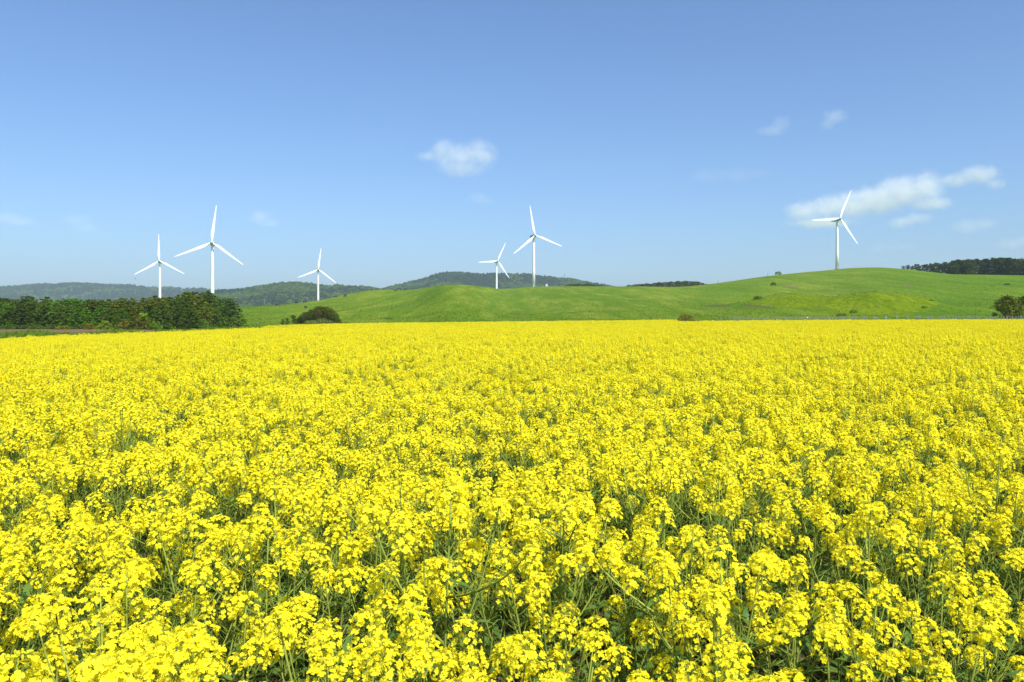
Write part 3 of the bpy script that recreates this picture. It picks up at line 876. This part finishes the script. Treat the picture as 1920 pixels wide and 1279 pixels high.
# ------------------------------------------------------------------ wind turbines
def loft(mb, secs, matid=0):
    n = len(secs[0]); vs = [p for s in secs for p in s]; fs = []
    for i in range(len(secs) - 1):
        for j in range(n):
            j2 = (j + 1) % n; fs.append((i * n + j, i * n + j2, (i + 1) * n + j2, (i + 1) * n + j))
    fs.append(tuple(range(n - 1, -1, -1))); fs.append(tuple((len(secs) - 1) * n + j for j in range(n)))
    mb.add(vs, fs, matid)
def blade_mesh():
    mb = MB(); secs = []
    for s, chord, thick, tw in ((0, 1.25, 1.25, 0), (.05, 1.2, 1.2, 0), (.11, 1.75, 1.0, 14), (.19, 2.45, .62, 13), (.3, 2.2, .46, 9), (.5, 1.68, .30, 5), (.7, 1.2, .2, 3), (.88, .78, .13, 1), (.97, .5, .08, 0), (1.0, .18, .04, 0)):
        a = math.radians(tw); sec = []
        for j in range(14):
            t = 2 * math.pi * j / 14
            x = math.cos(t) * .5 * chord - (chord - 1.25) * .22; y = math.sin(t) * .5 * thick * (1 if s < .08 else (.55 + .45 * math.cos(t)))
            sec.append((x * math.cos(a) - y * math.sin(a), x * math.sin(a) + y * math.cos(a) - .9 * s * s, .9 + s * 28.8))
        secs.append(sec)
    loft(mb, secs); return mb.mesh('turbine blade', [M_white], True)
def nacelle_mesh():
    mb = MB(); secs = []
    for y, w, h0, h1 in ((-3.1, 1.15, -1.1, 1.2), (-2.7, 1.55, -1.45, 1.5), (0, 1.85, -1.75, 1.75), (4.8, 1.85, -1.75, 1.75), (7.6, 1.7, -1.2, 1.7), (8.4, 1.3, -.7, 1.45)):
        sec = []
        for j in range(20):
            t = 2 * math.pi * j / 20; c, s = math.cos(t), math.sin(t)
            q = (abs(c) ** 4 + abs(s) ** 4) ** -.25
            sec.append((c * q * w, y, (h1 + h0) / 2 + s * q * (h1 - h0) / 2))
        secs.append(sec)
    loft(mb, secs); return mb.mesh('turbine nacelle', [M_grey], False)
def hub_mesh():
    mb = MB(); secs = []
    for y, r in ((1.2, 1.05), (.9, 1.3), (-.4, 1.32), (-1.2, 1.05), (-1.75, .6), (-2.0, .12)):
        secs.append([(r * math.cos(t), y, r * math.sin(t)) for t in np.linspace(0, 2 * math.pi, 18, endpoint=False)])
    loft(mb, secs); return mb.mesh('turbine hub', [M_grey], True)
def vent_mesh():
    mb = MB(); mb.box((0, 8.42, .35), (.95, .08, .6), 0); return mb.mesh('nacelle vent', [M_dark])
def mast_mesh():
    mb = MB(); mb.tube([(.4, 7.0, 1.6), (.4, 7.0, 2.9)], .05, 6); mb.tube([(-.4, 7.0, 1.6), (-.4, 7.0, 2.6)], .05, 6)
    mb.tube([(-.6, 7.0, 2.6), (.6, 7.0, 2.6)], .04, 6); return mb.mesh('weather mast', [M_steel])
BL, NA, HU, VE, WM = blade_mesh(), nacelle_mesh(), hub_mesh(), vent_mesh(), mast_mesh()
def turbine(ut, uh, vh, D, yaw, roll, label):
    x = (ut - CX) / F * D; hz_ = CAMZ + (HY - vh) / F * D; z0 = Hs(x, D)
    r = empty('wind_turbine', (x, D, z0)); Ht = hz_ - z0
    tag(r, label, 'wind turbine', 'white wind turbines')
    tw = MB(); L = Ht - 1.5
    tw.tube([(0, 0, -.5), (0, 0, .35)], 2.3, 28)
    t_ = MB()
    zs = [.35, L * .33, L * .33 + .12, L * .66, L * .66 + .12, L - .6, L]
    rs = [1.62 - .60 * z / L for z in zs]; rs[2] += .03; rs[4] += .03; rs[5] += .03
    t_.tube([(0, 0, z) for z in zs], rs, 28)
    obj('tower', t_.mesh('turbine tower', [M_white], True), r)
    obj('foundation', tw.mesh('turbine foundation', [M_post]), r)
    dm = MB(); dm.box((.0, -1.6, 1.9), (.45, .08, 1.05)); dr = obj('door', dm.mesh('turbine door', [M_grey]), r)
    los = math.atan2(x, D)                       # direction from camera to turbine
    a = math.radians(yaw) - los                  # yaw measured from the line of sight
    na = obj('nacelle', NA, r, (0, 0, Ht)); na.rotation_euler = (0, 0, a)
    obj('vent', VE, na); obj('weather_mast', WM, na)
    rot = Matrix.Rotation(a, 4, 'Z') @ Matrix.Translation((0, -4.3, .35)) @ Matrix.Rotation(math.radians(-4), 4, 'X')
    hb = obj('hub', HU, r); hb.matrix_local = Matrix.Translation((0, 0, Ht)) @ rot
    for k in range(3):
        ang = math.radians(roll + 120 * k)       # picture angle, 0 = to the right, 90 = up
        b = obj('blade', BL, r)
        b.matrix_local = Matrix.Translation((0, 0, Ht)) @ rot @ Matrix.Rotation(math.pi / 2 - ang, 4, 'Y')
    return r
turbine(300.0, 298.4, 490.6, 878, -9, 92, 'small white wind turbine standing behind the pine wood, left of the taller one')
turbine(398.5, 398, 456.5, 631, -7, 84, 'tallest white wind turbine, rising from the right end of the pine wood')
turbine(596.6, 597, 506.5, 1079, 3, 83, 'white wind turbine directly above the round grove of trees')
turbine(931.2, 931.6, 490.5, 1134, 20, 65, 'smaller of the two turbines in front of the central hill, blade pointing left')
turbine(1000.8, 1003.3, 443, 786, 18, 100, 'larger of the two turbines near the central hill, standing on the ridge')
turbine(1569.6, 1577, 411.5, 746, 34, 65.5, 'lone white wind turbine on top of the right hill before the clouds')

# ------------------------------------------------------------------ posts in rows beyond the field
pm = MB(); pm.tube([(0, 0, -.2), (0, 0, 1.55), (0, 0, 1.6)], [.052, .046, .03], 8)
POST = pm.mesh('wooden post', [M_post], True)
wm = MB(); wm.tube([(0, 0, 1.40), (0, 0, 1.44)], [.055, .055], 8); BAND = wm.mesh('wire band', [M_steel], True)
az = math.atan2(1681 - CX, F); dr_ = np.array([math.sin(az), math.cos(az)]); sd = np.array([math.cos(az), -math.sin(az)])
base0 = dr_ * (127 / math.cos(az))
pr = random.Random(2); master = None
for k in range(-17, 12):
    for j in range(7):
        q = base0 + sd * (k * 2.0 * math.cos(az) * .93) + dr_ * (j * 4.1) + np.array([pr.uniform(-.04, .04), pr.uniform(-.04, .04)])
        u = CX + F * q[0] / q[1]
        if u > 1975 or u < 1300: continue
        if master is None:
            master = empty('wooden_post'); obj('shaft', POST, master); obj('wire_band', BAND, master); r = master
            tag(r, 'grey weathered post in the parallel rows of posts beyond the rapeseed field', 'post', 'rows of grey posts beyond the rapeseed field')
        else: r = copy_tree(master)
        r.location = (q[0], q[1], Hs(q[0], q[1])); r.rotation_euler = (pr.uniform(-.02, .02), pr.uniform(-.02, .02), pr.uniform(0, 6))
        r.scale = (1, 1, pr.uniform(.93, 1.08))

# ------------------------------------------------------------------ cattle, person, bird
def skin_mesh(name, verts, edges, radii, material, sub=1):
    me = bpy.data.meshes.new(name + ' skeleton'); me.from_pydata(verts, edges, [])
    o = bpy.data.objects.new(name, me); COL.objects.link(o)
    sm = o.modifiers.new('skin', 'SKIN'); me.skin_vertices[0].data[0].use_root = True
    for i, r in enumerate(radii): me.skin_vertices[0].data[i].radius = r if isinstance(r, tuple) else (r, r)
    ss = o.modifiers.new('sub', 'SUBSURF'); ss.levels = sub; ss.render_levels = sub
    dg = bpy.context.evaluated_depsgraph_get()
    m2 = bpy.data.meshes.new_from_object(o.evaluated_get(dg)); m2.name = name
    bpy.data.objects.remove(o); bpy.data.meshes.remove(me)
    m2.materials.clear(); m2.materials.append(material)
    m2.polygons.foreach_set('use_smooth', np.ones(len(m2.polygons), bool))
    return m2
cv = [(0, 0, 1.0), (-.45, 0, 1.02), (-.85, 0, 1.08), (.45, 0, 1.0), (.8, 0, 1.05), (1.05, 0, .95), (1.3, 0, .62), (1.42, 0, .35), (1.5, 0, .16)]
ce = [(0, 1), (1, 2), (0, 3), (3, 4), (4, 5), (5, 6), (6, 7), (7, 8)]
crd = [.36, .36, .27, .36, .30, .2, .15, .13, .08]
for sx, sy in ((.62, .2), (.62, -.2), (-.72, .2), (-.72, -.2)):
    b = len(cv); hind = sx < 0
    cv += [(sx, sy, .72), (sx + (.1 if hind else 0), sy, .45), (sx - (.08 if hind else .0), sy, .30 if hind else .26), (sx, sy, .03)]
    ce += [(3 if not hind else 1, b), (b, b + 1), (b + 1, b + 2), (b + 2, b + 3)]; crd += [.14, .09, .06, .06]
b = len(cv); cv += [(-1.02, 0, 1.0), (-1.06, 0, .55)]; ce += [(2, b), (b, b + 1)]; crd += [.05, .03]
COW = skin_mesh('cow body', cv, ce, crd, M_cow)
cm = MB()
for s in (-1, 1):
    cm.tube([(1.30, s * .1, .80), (1.28, s * .3, .84)], [.05, .02], 6)
EARS = cm.mesh('cow ears', [M_cow], True)
for u, D, rz, lab in (
        (520, 430, .2, 'black cow furthest down the left slope, above the round grove'),
        (556, 490, 2.9, 'black cow on the crest above the left part of the round grove'),
        (571, 500, .1, 'black cow on the crest just left of the turbine above the grove'),
        (573, 395, 1.3, 'black cow standing lower on the slope below its herd, above the grove'),
        (630, 540, 3.0, 'black cow on the crest just right of the turbine above the grove'),
        (647, 560, .3, 'upper black cow of the close pair on the sloping crest'),
        (647.5, 515, 2.7, 'lower black cow of the close pair on the sloping crest'),
        (740.5, 560, .4, 'leftmost black cow of the small herd in the grassy saddle'),
        (745, 590, 2.0, 'second black cow from left in the small herd in the grassy saddle'),
        (750, 585, .2, 'third black cow from left in the small herd in the grassy saddle'),
        (760.5, 570, 3.1, 'rightmost and largest looking black cow of the herd in the grassy saddle')):
    r = empty('cow', on(u, D), rz); r.scale = (.98,) * 3
    tag(r, lab, 'cow', 'black cattle grazing on the hill')
    obj('body', COW, r); obj('ears', EARS, r)

pv = [(0, 0, .82), (0, -.08, 1.02), (0, -.2, 1.2), (0, -.27, 1.29), (0, -.33, 1.36), (0, -.36, 1.46)]
pe = [(0, 1), (1, 2), (2, 3), (3, 4), (4, 5)]; prd = [(.15, .11), (.14, .11), (.16, .11), .06, .085, .07]
for s in (-1, 1):
    b = len(pv); pv += [(s * .2, -.2, 1.2), (s * .27, -.3, .95), (s * .2, -.5, .8), (s * .19, -.58, .76)]
    pe += [(2, b), (b, b + 1), (b + 1, b + 2), (b + 2, b + 3)]; prd += [.06, .045, .035, .03]
    for q in range(5):
        c = len(pv); off = (q - 2) * .016
        pv.append((s * .19 + off, -.66 + abs(off) * (1.6 if q else 2.2), .72)); pe.append((b + 3, c)); prd.append(.008)
    b = len(pv); pv += [(s * .1, 0, .76), (s * .11, -.04, .42), (s * .11, .02, .08), (s * .12, -.14, .035)]
    pe += [(0, b), (b, b + 1), (b + 1, b + 2), (b + 2, b + 3)]; prd += [.09, .06, .045, .035]
per = empty('person', on(1510, 99.0), .3)
tag(per, 'person in dark clothes and white cap bending among the far yellow flowers', 'person')
obj('body', skin_mesh('person body', pv, pe, prd, M_skin), per)
jv = [pv[1], pv[2]] + [(s * a, y, z) for s in (-1, 1) for a, y, z in ((.2, -.2, 1.2), (.27, -.3, .95), (.205, -.48, .815))] + [(0, 0, .84)]
obj('jacket', skin_mesh('jacket', jv, [(0, 1), (1, 2), (2, 3), (3, 4), (1, 5), (5, 6), (6, 7), (0, 8)], [(.17, .14), (.185, .14), .08, .065, .055, .08, .065, .055, (.17, .14)], M_cloth), per)
tv = [(0, 0, .84)] + [(s * a, y, z) for s in (-1, 1) for a, y, z in ((.1, 0, .76), (.11, -.04, .42), (.11, .02, .1))]
obj('trousers', skin_mesh('trousers', tv, [(0, 1), (1, 2), (2, 3), (0, 4), (4, 5), (5, 6)], [(.165, .125), .105, .078, .066, .105, .078, .066], M_cloth), per)
hm = MB(); hm.ellipsoid((0, -.33, 1.44), (.088, .1, .085), 12, 8); obj('hair', hm.mesh('hair', [M_hair], True), per)
hm = MB(); hm.ellipsoid((0, -.355, 1.475), (.105, .115, .075), 14, 8); hm.ellipsoid((0, -.46, 1.455), (.085, .09, .012), 12, 6)
obj('cap', hm.mesh('cap', [M_cap], True), per)
fm = MB(); fm.ellipsoid((0, -.447, 1.415), (.014, .02, .018), 8, 6); obj('nose', fm.mesh('nose', [M_skin], True), per)

bm_ = MB(); bm_.ellipsoid((0, 0, 0), (.24, .06, .055), 10, 7); bm_.ellipsoid((.25, 0, .03), (.06, .045, .045), 8, 6)
bd = empty('bird', at(253.5, 522.3, 260), .6); tag(bd, 'tiny dark bird in flight just below the tip of a turbine blade', 'bird')
bm_.add([(-.2, -.03, 0), (-.2, .03, 0), (-.42, .09, .01), (-.42, -.09, .01)], [(0, 1, 2, 3)])
obj('body', bm_.mesh('bird body', [M_bird], True), bd)
for s in (-1, 1):
    w = MB(); w.tube([(.05, s * .04, .03), (.06, s * .3, .12), (-.05, s * .58, .08)], [.05, .04, .008], 6); obj('wing', w.mesh('bird wing', [M_bird], True), bd)

# ------------------------------------------------------------------ kiosk, poles, mast
k = empty('transformer_kiosk', on(1025, 768)); tag(k, 'small white transformer kiosk on the ridge right of the larger central turbine', 'kiosk')
kb = MB(); kb.box((0, 0, 1.15), (.95, .8, 1.25)); obj('cabinet', kb.mesh('kiosk cabinet', [M_kiosk]), k)
kb = MB(); kb.box((0, 0, 2.46), (1.05, .9, .06)); obj('roof', kb.mesh('kiosk roof', [M_kiosk]), k)
for s in (-1, 1):
    kb = MB(); kb.box((s * .44, -.82, 1.15), (.4, .02, 1.0)); obj('door', kb.mesh('kiosk door', [M_grey]), k)
def pole(u, D, h, lab):
    r = empty('utility_pole', on(u, D)); tag(r, lab, 'pole')
    m = MB(); m.tube([(0, 0, -.3), (0, 0, h)], [.17, .11], 10); obj('shaft', m.mesh('pole shaft', [M_post], True), r)
    m = MB(); m.box((0, -.17, h - .6), (.9, .05, .06)); obj('crossarm', m.mesh('pole crossarm', [M_steel]), r)
    for x in (-.8, 0, .8):
        m = MB(); m.ellipsoid((x, -.17, h - .46), (.06, .06, .09), 8, 6); obj('insulator', m.mesh('insulator', [M_white], True), r)
pole(1346, 690, 3.2, 'thin utility pole on the ridge right of the conifer wood')
pole(1439.5, 690, 3.4, 'thin utility pole on the ridge left of the skyline bush')
pole(576, 545, 3.6, 'thin pole on the crest left of the turbine above the grove')
pole(495.5, 520, 5.5, 'thin pole near the end of the pine wood on the low crest')
mu, mD = 1058.5, 3080.0
mz = CAMZ + (HY - 523) / F * mD - 6
r = empty('lattice_mast', ((mu - CX) / F * mD, mD, mz), .5); tag(r, 'faint lattice mast on top of the central far hill', 'mast')
m = MB(); hm_ = 26.0
for sx, sy in ((-1, -1), (1, -1), (1, 1), (-1, 1)):
    m.tube([(sx * 2.2, sy * 2.2, 0), (sx * .6, sy * .6, hm_)], [.28, .2], 5)
for q in range(7):
    a0 = 2.2 - 1.6 * q / 7; a1 = 2.2 - 1.6 * (q + 1) / 7; z0, z1 = hm_ * q / 7, hm_ * (q + 1) / 7
    for (p0, p1) in (((-a0, -a0), (a1, -a1)), ((a0, -a0), (a1, a1)), ((a0, a0), (-a1, a1)), ((-a0, a0), (-a1, -a1))):
        m.tube([(*p0, z0), (*p1, z1)], .14, 4)
obj('frame', m.mesh('mast frame', [M_steel]), r)
m = MB()
for z in (18, 22, 25): m.box((0, 0, z), (4.2, .2, .2))
obj('crossarms', m.mesh('mast arms', [M_steel]), r)

# ------------------------------------------------------------------ clouds (real volumes, far beyond the haze)
def cloud(D, dens, seed, label, lobes, nz_amt=2.1, nz_scale=3.6):
    """lobes in photo pixels (u, v, half width, half height): one closed volume with puffy density"""
    u0 = min(l[0] - l[2] for l in lobes); u1 = max(l[0] + l[2] for l in lobes)
    v0 = min(l[1] - l[3] for l in lobes); v1 = max(l[1] + l[3] for l in lobes)
    uc, vc = (u0 + u1) / 2, (v0 + v1) / 2; hw = (u1 - u0) / 2 * 1.5; hh = (v1 - v0) / 2 * 1.8
    S = hw / F * D
    m, nt, out = mat('cloud vapour %02d' % seed)
    tc = N(nt, 'ShaderNodeTexCoord'); o = tc.outputs['Object']
    mp = N(nt, 'ShaderNodeMapping'); mp.inputs['Location'].default_value = (seed * 3.7, seed * 1.3, seed * 2.1); nt.links.new(o, mp.inputs[0])
    nz = noise(nt, mp.outputs[0], nz_scale * hw / 70, 7, .66, dist=.5)
    fld = None
    for (u, v, a, b) in lobes:
        sb = N(nt, 'ShaderNodeVectorMath', operation='SUBTRACT'); nt.links.new(o, sb.inputs[0]); sb.inputs[1].default_value = ((u - uc) / hw, 0, (vc - v) / hw)
        dv = N(nt, 'ShaderNodeVectorMath', operation='DIVIDE'); nt.links.new(sb.outputs[0], dv.inputs[0])
        dv.inputs[1].default_value = (a * 1.55 / hw, (a * .6 + b * .6) * 1.3 / hw, b * 1.6 / hw)
        ln = N(nt, 'ShaderNodeVectorMath', operation='LENGTH'); nt.links.new(dv.outputs[0], ln.inputs[0])
        f = N(nt, 'ShaderNodeMath', operation='SUBTRACT'); f.inputs[0].default_value = 1.0; nt.links.new(ln.outputs['Value'], f.inputs[1])
        if fld is None: fld = f.outputs[0]
        else:
            mx = N(nt, 'ShaderNodeMath', operation='SMOOTH_MAX'); nt.links.new(fld, mx.inputs[0]); nt.links.new(f.outputs[0], mx.inputs[1]); mx.inputs[2].default_value = .25
            fld = mx.outputs[0]
    ns = N(nt, 'ShaderNodeMath', operation='MULTIPLY_ADD'); nt.links.new(nz, ns.inputs[0]); ns.inputs[1].default_value = nz_amt; ns.inputs[2].default_value = -nz_amt * .52
    ad = N(nt, 'ShaderNodeMath', operation='ADD'); nt.links.new(fld, ad.inputs[0]); nt.links.new(ns.outputs[0], ad.inputs[1])
    mr = N(nt, 'ShaderNodeMapRange', interpolation_type='SMOOTHSTEP'); nt.links.new(ad.outputs[0], mr.inputs[0])
    mr.inputs[1].default_value = -.1; mr.inputs[2].default_value = 1.2; mr.inputs[3].default_value = 0; mr.inputs[4].default_value = dens / S
    fd = N(nt, 'ShaderNodeMapRange', interpolation_type='SMOOTHSTEP'); nt.links.new(fld, fd.inputs[0]); fd.inputs[1].default_value = 0; fd.inputs[2].default_value = .5
    mm = N(nt, 'ShaderNodeMath', operation='MULTIPLY'); nt.links.new(mr.outputs[0], mm.inputs[0]); nt.links.new(fd.outputs[0], mm.inputs[1])
    vs = N(nt, 'ShaderNodeVolumeScatter'); vs.inputs['Color'].default_value = (1, 1, 1, 1); vs.inputs['Anisotropy'].default_value = -.4
    nt.links.new(mm.outputs[0], vs.inputs['Density']); nt.links.new(vs.outputs[0], out.inputs['Volume'])
    dy = max((l[2] + l[3]) * .6 * 1.35 for l in lobes) / hw
    mb = MB(); mb.box((0, 0, 0), (1.0, dy, hh / hw))
    ob = obj('cloud', mb.mesh('cloud', [m])); ob.location = at(uc, vc, D); ob.scale = (S, S, S)
    tag(ob, label, 'cloud', 'small fair weather clouds')
cloud(6500, 2.0, 1, 'white puffy cloud high above the two central turbines', [(832, 288, 26, 24), (863, 292, 34, 22), (898, 291, 32, 25), (866, 314, 42, 16), (800, 293, 20, 9)])
cloud(8200, 9.0, 2, 'large pale cloud bank behind and right of the lone turbine', [(1508, 396, 32, 17), (1550, 388, 34, 19), (1594, 386, 40, 22), (1640, 375, 44, 24), (1690, 360, 44, 26), (1736, 350, 30, 26), (1745, 381, 34, 12), (1540, 418, 55, 9)])
cloud(8400, 2.8, 4, 'smaller white cloud trailing off the large pale cloud bank', [(1796, 338, 30, 12), (1836, 328, 32, 16), (1866, 345, 16, 11)])
cloud(9500, 1.51, 5, 'little faint cloud under the large pale cloud bank', [(1690, 418, 22, 10), (1722, 409, 24, 10)])
cloud(9500, 0.78, 6, 'faint low cloud above the crest pines', [(1815, 424, 28, 13), (1842, 420, 26, 10)])
cloud(10500, 0.72, 7, 'lowest faint cloud at the right edge', [(1895, 457, 24, 10), (1925, 453, 26, 10)])
cloud(6500, 0.51, 8, 'left one of two wispy clouds high on the right', [(1466, 232, 16, 14), (1446, 246, 24, 9)])
cloud(6500, 0.54, 9, 'right one of two wispy clouds high on the right', [(1566, 218, 22, 12), (1552, 232, 14, 13)])
cloud(8000, 0.39, 10, 'long thin veil of cloud left of the lone turbine', [(1330, 330, 36, 13), (1384, 328, 34, 13), (1425, 326, 24, 8)])
cloud(9000, 0.48, 11, 'faint small cloud between the two left turbines and the grove turbine', [(490, 408, 22, 13), (505, 418, 20, 8)])
cloud(9000, 0.242, 12, 'very faint cloud above the pine wood', [(142, 414, 26, 13), (160, 428, 26, 10)])
cloud(9000, 0.45, 13, 'faint greyish cloud at the left edge of the sky', [(8, 408, 30, 12), (40, 416, 30, 9)])
cloud(8000, 0.242, 14, 'faint wisp below the white puffy cloud', [(900, 372, 22, 10), (915, 378, 14, 8)])
cloud(9800, 0.242, 15, 'thin grey streak of cloud left of the crest pines', [(1655, 465, 30, 7), (1690, 463, 26, 7)])

# ------------------------------------------------------------------ haze
hzm, nt, out = mat('thin air')
pvn = N(nt, 'ShaderNodeVolumePrincipled')
pvn.inputs['Color'].default_value = (.66, .80, .98, 1); pvn.inputs['Density'].default_value = 8.2e-5; pvn.inputs['Anisotropy'].default_value = .0
nt.links.new(pvn.outputs[0], out.inputs['Volume'])
hb = MB(); hb.box((0, 2700, 160), (4600, 3300, 163.5))
hz_o = obj('haze', hb.mesh('haze', [hzm])); tag(hz_o, 'thin bluish summer haze over the land', kind='stuff')

# ------------------------------------------------------------------ light, sky, camera
SUN_EL, SUN_AZ = math.radians(52), math.radians(149)      # azimuth clockwise from +Y: behind the camera, to the right
sdir = Vector((math.sin(SUN_AZ) * math.cos(SUN_EL), math.cos(SUN_AZ) * math.cos(SUN_EL), math.sin(SUN_EL)))
sl = bpy.data.lights.new('sun', 'SUN'); sl.energy = 4.4; sl.angle = math.radians(.53); sl.color = (1.0, .965, .90)
so = bpy.data.objects.new('sun', sl); COL.objects.link(so); so.rotation_euler = sdir.to_track_quat('Z', 'Y').to_euler(); so.location = sdir * 60
w = bpy.data.worlds.new('World'); scene.world = w; w.use_nodes = True
nt = w.node_tree; nt.nodes.clear()
sk = nt.nodes.new('ShaderNodeTexSky'); sk.sky_type = 'NISHITA'; sk.sun_disc = False
sk.sun_elevation = SUN_EL; sk.sun_rotation = SUN_AZ; sk.air_density = 1.0; sk.dust_density = 1.7; sk.ozone_density = 6.8
bg = nt.nodes.new('ShaderNodeBackground'); bg.inputs['Strength'].default_value = .114
wo = nt.nodes.new('ShaderNodeOutputWorld')
wb = nt.nodes.new('ShaderNodeMix'); wb.data_type = 'RGBA'; wb.blend_type = 'MULTIPLY'; wb.inputs[0].default_value = 1.0
wb.inputs[7].default_value = (.91, .985, 1.06, 1)
nt.links.new(sk.outputs[0], wb.inputs[6]); nt.links.new(wb.outputs[2], bg.inputs[0]); nt.links.new(bg.outputs[0], wo.inputs[0])

cam = bpy.data.cameras.new('camera'); cam.lens = 28; cam.sensor_width = 36
cam.shift_y = -(639.5 - HY) / 1920; cam.clip_start = .05; cam.clip_end = 30000
co = bpy.data.objects.new('camera', cam); COL.objects.link(co); co.location = (0, 0, CAMZ); co.rotation_euler = (math.pi / 2, 0, 0)
scene.camera = co

scene.view_settings.view_transform = 'Standard'; scene.view_settings.look = 'None'
scene.view_settings.exposure = .55; scene.view_settings.gamma = 1.0
scene.render.engine = 'CYCLES'
cy = scene.cycles
cy.max_bounces = 8; cy.diffuse_bounces = 6; cy.transmission_bounces = 5; cy.glossy_bounces = 2; cy.volume_bounces = 4; cy.transparent_max_bounces = 8
cy.volume_step_rate = 2.0; cy.volume_max_steps = 256
cy.use_denoising = True; cy.denoiser = 'OPENIMAGEDENOISE'
cy.sample_clamp_indirect = 6
